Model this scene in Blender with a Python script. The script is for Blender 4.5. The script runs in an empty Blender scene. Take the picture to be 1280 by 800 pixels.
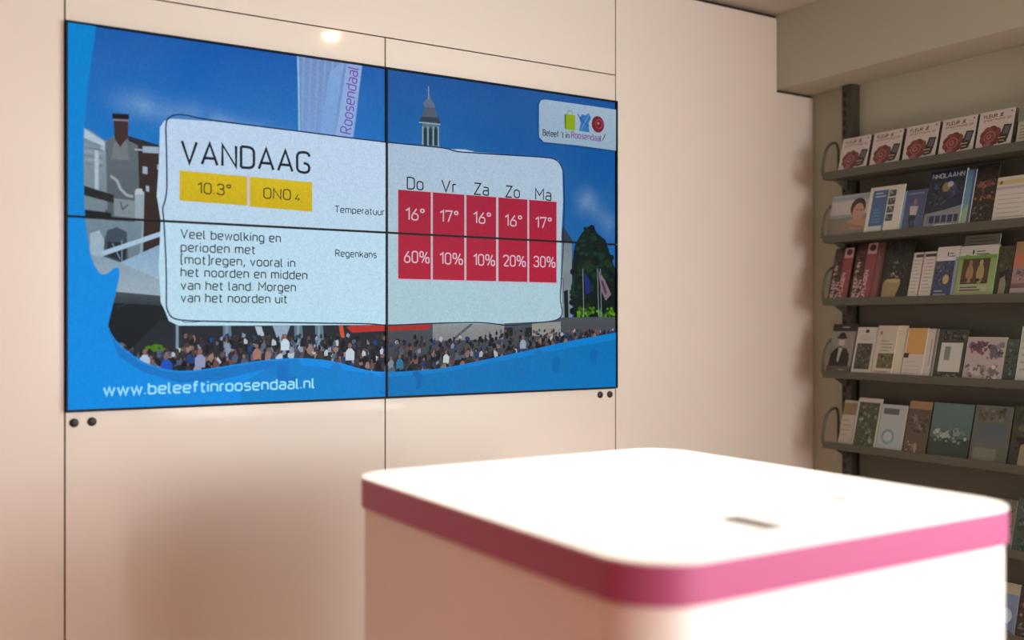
import bpy, bmesh, math, random
from mathutils import Vector, Matrix
from mathutils.geometry import tessellate_polygon

# ------------------------------------------------------------------ camera, light, exposure
scene = bpy.context.scene
COL = scene.collection
F = 1260.0; EYE = 1.5; HOR = 403.0
ANG = math.atan2(2008, F)                       # heading between view axis and the screen wall
CAMP = Vector((0, -3.212, EYE))
FW = Vector((math.cos(ANG), math.sin(ANG), 0)); RT = Vector((math.sin(ANG), -math.cos(ANG), 0))
cd = bpy.data.cameras.new('camera'); cam = bpy.data.objects.new('camera', cd); COL.objects.link(cam)
cd.sensor_width = 36; cd.lens = F*36/1280; cd.shift_y = (HOR-400)/1280
cam.location = CAMP; cam.rotation_euler = (math.pi/2, 0, ANG-math.pi/2)
cd.clip_start = .05
cd.dof.use_dof = True; cd.dof.focus_distance = 3.65; cd.dof.aperture_fstop = 1.0
scene.camera = cam
scene.view_settings.view_transform = 'Standard'; scene.view_settings.look = 'None'
scene.view_settings.exposure = 0; scene.view_settings.gamma = 1
try: scene.view_settings.use_curve_mapping = False
except Exception: pass
world = bpy.data.worlds.new('overcast_sky'); scene.world = world; world.use_nodes = True
world.node_tree.nodes['Background'].inputs[0].default_value = (.75, .88, 1, 1)
world.node_tree.nodes['Background'].inputs[1].default_value = 1.0

def area(name, loc, rot, sx, sy, power, col, spread=math.pi):
    l = bpy.data.lights.new(name, 'AREA'); l.shape = 'RECTANGLE'; l.size = sx; l.size_y = sy
    l.energy = power; l.color = col; l.spread = spread
    o = bpy.data.objects.new(name, l); COL.objects.link(o); o.location = loc; o.rotation_euler = rot
    return o
# daylight entering the shop window in the right-hand wall, behind the photographer's shoulder
area('daylight_side', (3.75, -4.0, 1.84), (0, math.radians(90), 0), 1.36, 2.5, 205, (.92, 1, 1))
# added fill light in an unseen front opening, brightening the lower wall
area('fill_front', (2.45, -7.05, 1.75), (math.radians(90), 0, 0), 1.8, 1.9, 150, (1, .97, .93))
LAMP_POWER = 210

# ------------------------------------------------------------------ helpers
def lin(c):
    return tuple(((x/255)/12.92 if x/255 <= .04045 else ((x/255+.055)/1.055)**2.4) for x in c)
def ray(px, py=None):
    u = (px-640)/F
    d = FW + RT*u
    if py is not None: d = d + Vector((0, 0, (HOR-py)/F))
    return d
def wallx(px):                                  # pixel column -> X on the screen wall (y = 0)
    d = ray(px); return d.x/d.y*3.212
def wallp(px, py):                              # pixel -> (X, Z) on the screen wall
    d = ray(px, py); t = 3.212/d.y; return (d.x*t, EYE+d.z*t)
def shelfy(px, X):                              # pixel column -> (Y, depth) on a plane x = X
    d = ray(px); t = X/d.x; return (-3.212+d.y*t, t)
def deckp(px, py, h):                           # pixel -> X, Y on a level plane h below the eye
    d = ray(px, py); t = -h/d.z; return (d.x*t, -3.212+d.y*t)

def mat(name, col, rough=.5, metal=0, coat=0, coat_r=.05, spec=.5, bump=0, bscale=200, var=0):
    m = bpy.data.materials.new(name); m.use_nodes = True; nt = m.node_tree
    b = nt.nodes['Principled BSDF']
    b.inputs['Base Color'].default_value = (*col, 1); b.inputs['Roughness'].default_value = rough
    b.inputs['Metallic'].default_value = metal; b.inputs['Coat Weight'].default_value = coat
    b.inputs['Coat Roughness'].default_value = coat_r; b.inputs['Specular IOR Level'].default_value = spec
    if bump or var:
        tc = nt.nodes.new('ShaderNodeTexCoord'); n = nt.nodes.new('ShaderNodeTexNoise')
        n.inputs['Scale'].default_value = bscale; n.inputs['Detail'].default_value = 4
        nt.links.new(tc.outputs['Object'], n.inputs['Vector'])
        if bump:
            bp = nt.nodes.new('ShaderNodeBump'); bp.inputs['Strength'].default_value = bump
            bp.inputs['Distance'].default_value = .002
            nt.links.new(n.outputs['Fac'], bp.inputs['Height']); nt.links.new(bp.outputs[0], b.inputs['Normal'])
        if var:
            r = nt.nodes.new('ShaderNodeValToRGB')
            r.color_ramp.elements[0].position = .3; r.color_ramp.elements[1].position = .7
            r.color_ramp.elements[0].color = (*[c*(1-var) for c in col], 1)
            r.color_ramp.elements[1].color = (*[min(1, c*(1+var)) for c in col], 1)
            nt.links.new(n.outputs['Fac'], r.inputs[0]); nt.links.new(r.outputs[0], b.inputs['Base Color'])
    return m
def emit(name, col, s):
    m = bpy.data.materials.new(name); m.use_nodes = True; b = m.node_tree.nodes['Principled BSDF']
    b.inputs['Base Color'].default_value = (*col, 1); b.inputs['Emission Color'].default_value = (*col, 1)
    b.inputs['Emission Strength'].default_value = s; return m
M = {}
M['panel'] = mat('lacquered_panel', (.69, .63, .565), .36, coat=1, coat_r=.075, bump=.02, bscale=3)
M['plaster'] = mat('wall_plaster', (.42, .44, .34), .8, bump=.12, bscale=120, var=.02)
M['ceil'] = mat('ceiling_paint', (.48, .49, .41), .9, bump=.1, bscale=150)
M['gap'] = mat('dark_gap', (.03, .025, .02), .9, bump=.1)
M['orange'] = mat('warm_bounce_wall_paint', (.24, .065, .03), .7, bump=.1, bscale=90, var=.03)
M['nearwall'] = mat('cream_wall_paint', (.45, .38, .32), .8, bump=.1, bscale=90)
M['floor'] = mat('terracotta_floor', (.42, .14, .08), .45, bump=.05, bscale=8, var=.08)
M['rack'] = mat('olive_grey_powder_coat', (.078, .086, .062), .5, bump=.15, bscale=400)
M['post'] = mat('dark_rack_post', (.045, .045, .032), .5, bump=.1, bscale=400)
M['slotdark'] = mat('slot_black', (.008, .008, .007), .8, bump=.05)
M['kiosk'] = mat('white_gloss_laminate', (.88, .87, .85), .42, coat=.15, coat_r=.2, bump=.01, bscale=5)
M['pink'] = mat('magenta_edge_band', (.43, .092, .225), .4, coat=.1, coat_r=.2, bump=.01, bscale=5)
M['bezel'] = mat('bezel_black', (.005, .005, .006), .5, spec=.15, bump=.02)
M['cap'] = mat('black_rubber_cap', (.012, .008, .008), .5, bump=.1)
M['steel'] = mat('brushed_steel', (.16, .16, .155), .5, metal=.3, bump=.05, bscale=300)
M['lamp'] = emit('lamp_lens', (1, .60, .34), 220)
M['ring'] = mat('lamp_ring', (.7, .7, .68), .35, metal=.6, bump=.02)
M['frame'] = mat('window_frame_paint', (.5, .5, .5), .4, bump=.02)
g = mat('window_glass', (1, 1, 1), 0, spec=.5); g.node_tree.nodes['Principled BSDF'].inputs['Transmission Weight'].default_value = 1
M['glass'] = g
def attrmat(name, emission, rough, gain=1, tint=(1, 1, 1)):
    m = bpy.data.materials.new(name); m.use_nodes = True; nt = m.node_tree; b = nt.nodes['Principled BSDF']
    a = nt.nodes.new('ShaderNodeAttribute'); a.attribute_name = 'Col'
    b.inputs['Roughness'].default_value = rough
    if emission:
        b.inputs['Base Color'].default_value = (.003, .003, .004, 1); b.inputs['Specular IOR Level'].default_value = .04
        mx = nt.nodes.new('ShaderNodeMix'); mx.data_type = 'RGBA'; mx.blend_type = 'MULTIPLY'; mx.inputs[0].default_value = 1
        mx.inputs[7].default_value = (*tint, 1)
        tc = nt.nodes.new('ShaderNodeTexCoord'); n = nt.nodes.new('ShaderNodeTexNoise'); n.inputs['Scale'].default_value = 160
        n.inputs['Detail'].default_value = 2
        mr = nt.nodes.new('ShaderNodeMapRange'); mr.inputs[1].default_value = .25; mr.inputs[2].default_value = .75
        mr.inputs[3].default_value = gain*.9; mr.inputs[4].default_value = gain*1.1
        nt.links.new(tc.outputs['Object'], n.inputs['Vector']); nt.links.new(n.outputs['Fac'], mr.inputs[0])
        nt.links.new(a.outputs['Color'], mx.inputs[6]); nt.links.new(mx.outputs[2], b.inputs['Emission Color'])
        nt.links.new(mr.outputs[0], b.inputs['Emission Strength'])
    else:
        hs = nt.nodes.new('ShaderNodeHueSaturation'); hs.inputs['Saturation'].default_value = .8; hs.inputs['Value'].default_value = .95
        nt.links.new(a.outputs['Color'], hs.inputs['Color']); nt.links.new(hs.outputs[0], b.inputs['Base Color'])
        n = nt.nodes.new('ShaderNodeTexNoise'); n.inputs['Scale'].default_value = 60
        bp = nt.nodes.new('ShaderNodeBump'); bp.inputs['Strength'].default_value = .04
        nt.links.new(n.outputs['Fac'], bp.inputs['Height']); nt.links.new(bp.outputs[0], b.inputs['Normal'])
    return m
M['print'] = attrmat('printed_paper', False, .42)

def link(name, me, m, parent=None, smooth=False):
    me.materials.clear()
    for x in (m if isinstance(m, (list, tuple)) else [m]): me.materials.append(x)
    o = bpy.data.objects.new(name, me); COL.objects.link(o)
    if parent: o.parent = parent
    if smooth:
        for p in me.polygons: p.use_smooth = True
    return o
def obj(name, bm, m, parent=None, smooth=False):
    me = bpy.data.meshes.new(name); bmesh.ops.recalc_face_normals(bm, faces=bm.faces); bm.to_mesh(me); bm.free()
    return link(name, me, m, parent, smooth)
def empty(name, loc=(0, 0, 0), parent=None):
    o = bpy.data.objects.new(name, None); o.empty_display_size = .1; COL.objects.link(o); o.location = loc
    if parent: o.parent = parent
    return o
def tag(o, label=None, cat=None, group=None, kind=None):
    if label: o['label'] = label
    if cat: o['category'] = cat
    if group: o['group'] = group
    if kind: o['kind'] = kind
    return o
def box(bm, x0, x1, y0, y1, z0, z1, bev=0):
    r = bmesh.ops.create_cube(bm, size=1)
    for v in r['verts']:
        v.co = Vector((x0+(v.co.x+.5)*(x1-x0), y0+(v.co.y+.5)*(y1-y0), z0+(v.co.z+.5)*(z1-z0)))
    if bev:
        es = {e for v in r['verts'] for e in v.link_edges}
        bmesh.ops.bevel(bm, geom=list(es), offset=bev, segments=2, profile=.5, affect='EDGES')
    return bm
def prism(bm, pts, h0, h1, axis='z'):
    """extrude a plan outline between two heights"""
    P = (lambda a, b, h: (a, b, h)) if axis == 'z' else ((lambda a, b, h: (a, h, b)) if axis == 'y' else (lambda a, b, h: (h, a, b)))
    lo = [bm.verts.new(P(a, b, h0)) for a, b in pts]; hi = [bm.verts.new(P(a, b, h1)) for a, b in pts]
    bm.faces.new(lo); bm.faces.new(hi); n = len(pts)
    for i in range(n): bm.faces.new((lo[i], lo[(i+1) % n], hi[(i+1) % n], hi[i]))
    return bm
def tube(bm, pts, r, n=8):
    pts = [Vector(p) for p in pts]; rings = []
    for i, p in enumerate(pts):
        t = (pts[min(i+1, len(pts)-1)]-pts[max(i-1, 0)]).normalized()
        a = t.orthogonal().normalized() if i == 0 else (a - t*a.dot(t)).normalized()
        b = t.cross(a)
        rings.append([bm.verts.new(p+(a*math.cos(2*math.pi*k/n)+b*math.sin(2*math.pi*k/n))*r) for k in range(n)])
    for i in range(len(rings)-1):
        for k in range(n): bm.faces.new((rings[i][k], rings[i][(k+1) % n], rings[i+1][(k+1) % n], rings[i+1][k]))
    bm.faces.new(rings[0]); bm.faces.new(rings[-1])
def disc(bm, c, r, h, axis=2, n=32):
    pts = [(r*math.cos(2*math.pi*k/n), r*math.sin(2*math.pi*k/n)) for k in range(n)]
    if axis == 2: prism(bm, [(c[0]+a, c[1]+b) for a, b in pts], c[2], c[2]+h)
    else: prism(bm, [(c[0]+a, c[2]+b) for a, b in pts], c[1], c[1]+h, 'y')

# ------------------------------------------------------------------ lettering: single-line technical alphabet
def fillet(pts, r, closed):
    if r <= 0: return list(pts)
    out = []; n = len(pts)
    for i in range(n):
        p = Vector(pts[i])
        if not closed and i in (0, n-1): out.append(p); continue
        a = Vector(pts[(i-1) % n]); b = Vector(pts[(i+1) % n])
        da = (a-p); db = (b-p)
        q = min(r, da.length*(.5 if (closed or i > 1) else 1), db.length*(.5 if (closed or i < n-2) else 1))
        A = p+da.normalized()*q; B = p+db.normalized()*q
        for k in range(6):
            t = k/5; out.append(A*(1-t)**2*1+p*2*t*(1-t)+B*t*t)
    return out
x = .70
G = {
 'A': (.6, [([(0,0),(.3,1),(.6,0)],0,0), ([(.1,.3),(.5,.3)],0,0)]),
 'B': (.5, [([(0,0),(0,1),(.46,1),(.46,.54),(0,.54)],.22,0), ([(.2,.54),(.5,.54),(.5,0),(0,0)],.24,0), ([(0,0),(0,1)],0,0)]),
 'C': (.5, [([(.5,.78),(.5,1),(0,1),(0,0),(.5,0),(.5,.22)],.25,0)]),
 'D': (.52, [([(0,0),(0,1)],0,0), ([(0,1),(.52,1),(.52,0),(0,0)],.27,0)]),
 'E': (.44, [([(.44,1),(0,1),(0,0),(.44,0)],0,0), ([(0,.52),(.38,.52)],0,0)]),
 'F': (.44, [([(.44,1),(0,1),(0,0)],0,0), ([(0,.5),(.38,.5)],0,0)]),
 'G': (.52, [([(.52,.8),(.52,1),(0,1),(0,0),(.52,0),(.52,.46),(.28,.46)],.26,0)]),
 'H': (.52, [([(0,0),(0,1)],0,0), ([(.52,0),(.52,1)],0,0), ([(0,.52),(.52,.52)],0,0)]),
 'I': (.02, [([(0,0),(0,1)],0,0)]),
 'J': (.36, [([(0,.06),(.1,0),(.36,0),(.36,1)],.18,0)]),
 'L': (.42, [([(0,1),(0,0),(.42,0)],0,0)]),
 'M': (.64, [([(0,0),(0,1),(.32,.4),(.64,1),(.64,0)],0,0)]),
 'N': (.54, [([(0,0),(0,1),(.54,0),(.54,1)],0,0)]),
 'O': (.52, [([(0,.5),(0,1),(.52,1),(.52,0),(0,0),(0,.5)],.27,0)]),
 'P': (.5, [([(0,0),(0,1),(.5,1),(.5,.44),(0,.44)],.26,0), ([(0,0),(0,1)],0,0)]),
 'R': (.52, [([(0,0),(0,1)],0,0), ([(0,1),(.5,1),(.5,.48),(0,.48)],.26,0), ([(.24,.48),(.52,0)],0,0)]),
 'S': (.5, [([(.48,.86),(.48,1),(0,1),(0,.53),(.5,.53),(.5,0),(0,0),(0,.14)],.23,0)]),
 'T': (.5, [([(0,1),(.5,1)],0,0), ([(.25,1),(.25,0)],0,0)]),
 'U': (.52, [([(0,1),(0,0),(.52,0),(.52,1)],.26,0)]),
 'V': (.56, [([(0,1),(.28,0),(.56,1)],0,0)]),
 'Z': (.5, [([(0,1),(.5,1),(0,0),(.5,0)],0,0)]),
 'a': (.42, [([(.03,x),(.42,x),(.42,0)],.18,0), ([(.42,.4),(0,.4),(0,0),(.42,0)],.19,0)]),
 'b': (.44, [([(0,0),(0,1)],0,0), ([(0,x),(.44,x),(.44,0),(0,0)],.22,0)]),
 'd': (.44, [([(.44,0),(.44,1)],0,0), ([(.44,x),(0,x),(0,0),(.44,0)],.22,0)]),
 'e': (.44, [([(0,.35),(.44,.35),(.44,x),(0,x),(0,0),(.42,0)],.21,0)]),
 'f': (.3, [([(.3,1),(.1,1),(.1,0)],.14,0), ([(0,x),(.28,x)],0,0)]),
 'g': (.44, [([(.44,0),(0,0),(0,x),(.44,x),(.44,-.26),(.03,-.26)],.21,0)]),
 'h': (.42, [([(0,0),(0,1)],0,0), ([(0,x),(.42,x),(.42,0)],.21,0)]),
 'i': (.02, [([(0,0),(0,x)],0,0), ([(0,.9),(0,1.02)],0,0)]),
 'k': (.4, [([(0,0),(0,1)],0,0), ([(.38,x),(.02,.3)],0,0), ([(.13,.42),(.42,0)],0,0)]),
 'l': (.12, [([(0,1),(0,0),(.14,0)],.12,0)]),
 'm': (.7, [([(0,0),(0,x)],0,0), ([(0,x),(.35,x),(.35,0)],.18,0), ([(.35,x-.04),(.35,x),(.7,x),(.7,0)],.18,0)]),
 'n': (.42, [([(0,0),(0,x)],0,0), ([(0,x),(.42,x),(.42,0)],.21,0)]),
 'o': (.44, [([(0,.35),(0,x),(.44,x),(.44,0),(0,0),(0,.35)],.22,0)]),
 'p': (.44, [([(0,-.26),(0,x)],0,0), ([(0,x),(.44,x),(.44,0),(0,0)],.22,0)]),
 'r': (.19, [([(0,0),(0,x)],0,0), ([(0,x-.16),(.02,x),(.22,x)],.1,0)]),
 's': (.38, [([(.37,x),(0,x),(0,.37),(.38,.37),(.38,0),(0,0)],.16,0)]),
 't': (.27, [([(.08,.92),(.08,0),(.27,0)],.12,0), ([(0,x),(.26,x)],0,0)]),
 'u': (.42, [([(0,x),(0,0),(.42,0)],.21,0), ([(.42,0),(.42,x)],0,0)]),
 'v': (.42, [([(0,x),(.21,0),(.42,x)],0,0)]),
 'w': (.64, [([(0,x),(.16,0),(.32,x),(.48,0),(.64,x)],0,0)]),
 '0': (.46, [([(0,.5),(0,1),(.46,1),(.46,0),(0,0),(0,.5)],.25,0)]),
 '1': (.24, [([(0,.8),(.24,1),(.24,0)],0,0)]),
 '2': (.46, [([(0,.78),(0,1),(.46,1),(.46,.6),(0,0),(.48,0)],.2,0)]),
 '3': (.46, [([(0,.8),(0,1),(.44,1),(.44,.54),(.16,.54)],.21,0), ([(.2,.54),(.46,.54),(.46,0),(0,0),(0,.2)],.22,0)]),
 '4': (.48, [([(.3,1),(0,.24),(.48,.24)],0,0), ([(.36,.5),(.36,0)],0,0)]),
 '6': (.46, [([(.36,1),(0,.42),(0,0),(.46,0),(.46,.56),(.08,.56)],.24,0)]),
 '7': (.46, [([(0,.86),(0,1),(.46,1),(.16,0)],0,0)]),
 '%': (.8, [([(0,.75),(0,1),(.28,1),(.28,.52),(0,.52),(0,.75)],.14,0), ([(.52,.24),(.52,.48),(.8,.48),(.8,0),(.52,0),(.52,.24)],.14,0), ([(.62,1),(.18,0)],0,0)]),
 '°': (.26, [([(0,.86),(0,1),(.26,1),(.26,.72),(0,.72),(0,.86)],.14,0)]),
 '.': (.04, [([(0,0),(0,.1)],0,0)]), ',': (.06, [([(.07,.12),(0,-.22)],0,0)]),
 '(': (.14, [([(.14,1.1),(0,1.1),(0,-.1),(.14,-.1)],.1,0)]), ')': (.14, [([(0,1.1),(.14,1.1),(.14,-.1),(0,-.1)],.1,0)]),
 "'": (.04, [([(.02,1),(0,.8)],0,0)]), '!': (.1, [([(.12,1.1),(.03,.28)],0,0), ([(0,0),(0,.08)],0,0)]), ' ': (.16, []),
}
def text_strokes(s, gap=.2):
    out = []; cx = 0
    for ch in s:
        w, st = G[ch]
        for pts, r, cl in st: out.append([Vector((cx+p[0], p[1])) for p in fillet([Vector(q) for q in pts], r, cl)])
        cx += w+gap
    return out, cx-gap

# ------------------------------------------------------------------ flat artwork: polygons laid on one another, each with its own ink
class Art:
    """flat coloured shapes in a plane; P maps (a, b, lift) to 3-D. each shape lies a few microns above the last."""
    def __init__(s, P, step=1e-5):
        s.bm = bmesh.new(); s.cl = s.bm.loops.layers.float_color.new('Col'); s.P = P; s.h = 0; s.step = step
    def up(s, k=1): s.h += s.step*k
    def face(s, pts, cols):
        try: f = s.bm.faces.new([s.bm.verts.new(s.P(p[0], p[1], s.h)) for p in pts])
        except ValueError: return
        for l, c in zip(f.loops, cols): l[s.cl] = (*c, 1)
    def poly(s, pts, c, c2=None):
        s.up(); c = lin(c); c2 = lin(c2) if c2 else None
        ys = [p[1] for p in pts]; lo, hi = min(ys), max(ys)
        def col(p):
            if not c2: return c
            t = (p[1]-lo)/(hi-lo+1e-9); return tuple(a*t+b*(1-t) for a, b in zip(c, c2))
        for t in tessellate_polygon([[Vector((p[0], p[1], 0)) for p in pts]]):
            q = [pts[i] for i in t]; s.face(q, [col(p) for p in q])
    def rect(s, a, b, a2, b2, c, c2=None): s.poly([(a, b), (a2, b), (a2, b2), (a, b2)], c, c2)
    def ell(s, a, b, ra, rb, c, n=14): s.poly([(a+ra*math.cos(2*math.pi*k/n), b+rb*math.sin(2*math.pi*k/n)) for k in range(n)], c)
    def line(s, pts, w, c, ax=1, ay=1, up=True):
        """stroke; w in true units, ax/ay true size of the plane's units"""
        if up: s.up()
        c = lin(c); P = [Vector((p[0]*ax, p[1]*ay)) for p in pts]
        Q = [P[0]]
        for p in P[1:]:
            if (p-Q[-1]).length > 1e-7: Q.append(p)
        P = Q; n = len(P)
        if n < 2: return
        L = []; R = []
        for i in range(n):
            t0 = (P[i]-P[i-1]).normalized() if i else None
            t1 = (P[i+1]-P[i]).normalized() if i < n-1 else None
            ta = t0 or t1; tb = t1 or t0
            na = Vector((-ta.y, ta.x)); nb = Vector((-tb.y, tb.x)); m = na+nb
            if m.length < .2: m = na.copy()
            m.normalize(); k = min(1/max(m.dot(na), .3), 2.2)
            e = Vector((0, 0))
            L.append(P[i]+m*w/2*k+e); R.append(P[i]-m*w/2*k+e)
        for i in range(n-1):
            q = [L[i], R[i], R[i+1], L[i+1]]
            s.face([(v.x/ax, v.y/ay) for v in q], [c]*4)
    def text(s, t, a0, b0, width, height, c, weight=.11, ax=1, ay=1, rot=0, gap=.2):
        """true-unit width and cap height"""
        s.up(); st, w = text_strokes(t, gap); kx = width/w; ky = height
        for pts in st:
            Q = [(p.x*kx, p.y*ky) for p in pts]
            if rot: Q = [(p[0]*math.cos(rot)-p[1]*math.sin(rot), p[0]*math.sin(rot)+p[1]*math.cos(rot)) for p in Q]
            s.line([(a0+p[0]/ax, b0+p[1]/ay) for p in Q], weight*height, c, ax, ay, up=False)
    def mesh(s, name):
        me = bpy.data.meshes.new(name); s.bm.to_mesh(me); s.bm.free(); return me

# ------------------------------------------------------------------ room shell
CEIL = 2.888; XR = 3.666; XS = 3.425; SOF = 2.549; XL = -1.35; YN = -7.1
floor = obj('floor', box(bmesh.new(), XL-.1, XR+.1, YN-.1, .12, -.1, 0), M['floor']); tag(floor, kind='structure')
ceil = obj('ceiling', box(bmesh.new(), XL-.1, XR+.1, YN-.1, .12, CEIL, CEIL+.1), M['ceil']); tag(ceil, kind='structure')
obj('soffit', box(bmesh.new(), XS, XR+.02, YN, .012, SOF, CEIL+.02), M['plaster'], ceil)
far = obj('wall_far', box(bmesh.new(), XL-.1, XR+.1, .02, .12, 0, CEIL), M['gap']); tag(far, kind='structure')
tag(obj('wall_left', box(bmesh.new(), XL-.1, XL, YN, .02, 0, CEIL), M['orange']), kind='structure')  # unseen wall, set close and coloured orange to warm the counter's left side
# right wall with the side window opening
bm = bmesh.new()
box(bm, XR, XR+.1, -2.7, .02, 0, CEIL); box(bm, XR, XR+.1, YN, -5.3, 0, CEIL)
box(bm, XR, XR+.1, -5.3, -2.7, 0, 1.15); box(bm, XR, XR+.1, -5.3, -2.7, 2.54, CEIL)
tag(obj('wall_right', bm, M['plaster']), kind='structure')
bm = bmesh.new()
box(bm, XL, 1.5, YN-.1, YN, 0, CEIL); box(bm, 3.4, XR+.1, YN-.1, YN, 0, CEIL)
box(bm, 1.5, 3.4, YN-.1, YN, 0, .78); box(bm, 1.5, 3.4, YN-.1, YN, 2.72, CEIL)
tag(obj('wall_near', bm, M['nearwall']), kind='structure')
def window(name, a0, a1, z0, z1, n, side):
    w = empty(name, (XR+.03, (a0+a1)/2, z0) if side else ((a0+a1)/2, YN-.03, z0)); tag(w, kind='structure')
    def bx(bm, p0, p1, q0, q1):
        h = (a1-a0)/2
        if side: box(bm, -.03, .03, p0-h, p1-h, q0, q1)
        else: box(bm, p0-h, p1-h, -.03, .03, q0, q1)
    bm = bmesh.new(); W = a1-a0; H = z1-z0
    bx(bm, 0, .05, 0, H); bx(bm, W-.05, W, 0, H); bx(bm, .05, W-.05, 0, .05); bx(bm, .05, W-.05, H-.05, H)
    obj('window_frame', bm, M['frame'], w)
    for i in range(1, n):
        bm = bmesh.new(); bx(bm, W*i/n-.025, W*i/n+.025, .05, H-.05); obj('mullion', bm, M['frame'], w)
window('window_1', -5.3, -2.7, 1.15, 2.54, 3, True)
window('added_front_window', 1.5, 3.4, .78, 2.72, 2, False)  # unseen window, added around the front fill light

# far wall: lacquered panels with open joints around the screens
X0, X1, XM = wallx(81), wallx(769.5), wallx(481.5)
ZT = wallp(769.5, 127)[1]; ZB = wallp(769.5, 485)[1]; ZS = wallp(769.5, 94)[1]
g_ = .0022
def panel(pts):
    bm = bmesh.new(); prism(bm, pts, .0, .018, 'y')
    bmesh.ops.bevel(bm, geom=[e for e in bm.edges if max(v.co.y for v in e.verts) < .001], offset=.0008, segments=1, affect='EDGES')
    return obj('wall_panel', bm, M['panel'], far)
def rp(a, b, c, d): return [(a+g_, c+g_), (b-g_, c+g_), (b-g_, d-g_), (a+g_, d-g_)]
top = CEIL-.02
panel(rp(XL, -.57, 0, top)); panel(rp(-.57, X0, 0, top))
panel(rp(X0, X1, ZS, top)); panel(rp(X0, XM, ZT, ZS)); panel(rp(XM, X1, ZT, ZS))
pl = panel(rp(X0, XM, 0, ZB)); pr = panel(rp(XM, X1, 0, ZB))
panel([(X1+g_, 0), (XR-.004, 0), (XR-.004, SOF-.013), (XS-.002, SOF-.013), (XS-.002, top), (X1+g_, top)])
for (px, py, p) in ((92.5, 528.5, pl), (115, 527, pl), (750, 493.5, pr), (762, 493, pr)):
    a, b = wallp(px, py); bm = bmesh.new(); n = 24; prev = None
    prof = [(.013, 0), (.013, -.003), (.0115, -.005), (.008, -.0062), (.0001, -.0066)]
    rings = [[bm.verts.new((a+r*math.cos(2*math.pi*k/n), y, b+r*math.sin(2*math.pi*k/n))) for k in range(n)] for r, y in prof]
    for i in range(len(rings)-1):
        for k in range(n): bm.faces.new((rings[i][k], rings[i][(k+1) % n], rings[i+1][(k+1) % n], rings[i+1][k]))
    obj('round_cap', bm, M['cap'], p, True)

# ------------------------------------------------------------------ the video wall
vw = empty('video_wall', ((X0+X1)/2, .005, ZB))
tag(vw, 'large blue video wall of four displays showing the weather forecast on the white panelled wall', 'screen')
XB = (X0+X1)/2
YS = -.004
W2I = lambda px, py: wallp(px, py)
A = Art(lambda a, b, h: (a-XB, YS-.005-h, b-ZB), 4e-6)
rnd = random.Random(7)
# sky and town photograph behind the forecast, as a smoothly coloured sheet
def hsh(i, j): 
    v = math.sin(i*127.1+j*311.7)*43758.5453; return v-math.floor(v)
def vn(u, v):
    i, j = math.floor(u), math.floor(v); fu, fv = u-i, v-j; fu = fu*fu*(3-2*fu); fv = fv*fv*(3-2*fv)
    return (hsh(i, j)*(1-fu)+hsh(i+1, j)*fu)*(1-fv)+(hsh(i, j+1)*(1-fu)+hsh(i+1, j+1)*fu)*fv
def fbm(u, v): return .5*vn(u, v)+.28*vn(u*2.1+5, v*2.1)+.14*vn(u*4.3, v*4.3+9)+.08*vn(u*9, v*9)
def sky(a, b):
    u = (a-X0)/(X1-X0); v = (ZT-b)/(ZT-ZB)
    top_, low = lin((0, 84, 166)), lin((20, 138, 214))
    t = min(1, v*1.5+.12*u*0)
    c = [p*(1-t)+q*t for p, q in zip(top_, low)]
    if u > .58: 
        k = min(1, (u-.58)/.2); d = lin((6, 84, 160)); c = [p*(1-k*.65)+q*k*.65 for p, q in zip(c, d)]
    def blob(cu, cv, ru, rv, s):
        d = ((u-cu)/ru)**2+((v-cv)/rv)**2
        return s*math.exp(-d)*max(0, fbm(u*26, v*14)*2.0-.35)
    k = blob(.16, .21, .05, .03, .5)+blob(.25, .23, .07, .025, .55)+blob(.1, .19, .03, .03, .35)+blob(.94, .36, .03, .05, .5)+blob(.985, .43, .02, .04, .4)+blob(.42, .12, .03, .06, .15)
    k += .10*max(0, fbm(u*7+3, v*5+1)-.35)
    k = min(k, .7); w = lin((150, 186, 220))
    return tuple(p*(1-k)+q*k for p, q in zip(c, w))
NX, NZ = 110, 62
Cg = [[sky(X0+(X1-X0)*i/NX, ZB+(ZT-ZB)*j/NZ) for j in range(NZ+1)] for i in range(NX+1)]
for i in range(NX):
    for j in range(NZ):
        q = [(i, j), (i+1, j), (i+1, j+1), (i, j+1)]
        A.face([(X0+(X1-X0)*a/NX, ZB+(ZT-ZB)*b/NZ) for a, b in q], [Cg[a][b] for a, b in q])
def wp(pts, c, c2=None): A.poly([W2I(*p) for p in pts], c, c2)
def wl(pts, w, c):                     # w in millimetres
    A.line([W2I(*p) for p in pts], w/1000, c)
def wt(t, x0, y0, x1, capx, c, weight=.11, gap=.2):
    a, b = W2I(x0, y0); a1 = wallx(x1); _, bt = W2I(x0, y0-capx); h = bt-b
    A.text(t, a+weight*h/2, b+weight*h*.4, a1-a-weight*h, h*(1-weight*.8), c, weight, gap=gap)
# left buildings
A.up(3)
wp([(100, 158), (112, 163), (131, 176), (150, 176), (150, 420), (100, 420)], (118, 138, 158), (92, 108, 120))
wp([(104, 160), (131, 178), (131, 184), (104, 172)], (168, 188, 205))
wp([(104, 184), (128, 190), (128, 206), (104, 203)], (140, 160, 178))
wp([(125, 184), (131, 182), (131, 240), (125, 240)], (155, 172, 188))
wp([(104, 205), (124, 208), (124, 214), (104, 212)], (72, 86, 98))
wp([(131, 178), (138, 172), (152, 168), (178, 178), (202, 190), (205, 300), (131, 296)], (94, 104, 112), (74, 84, 92))
wp([(138, 200), (142, 180), (150, 168), (158, 178), (162, 200)], (108, 116, 122))
wp([(141, 146), (160, 148), (160, 172), (156, 176), (150, 184), (143, 174)], (62, 44, 44))
wp([(140, 142), (161, 143), (161, 149), (140, 148)], (26, 22, 28))
wp([(141, 149), (160, 150), (160, 152), (141, 151)], (120, 124, 140))
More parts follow.
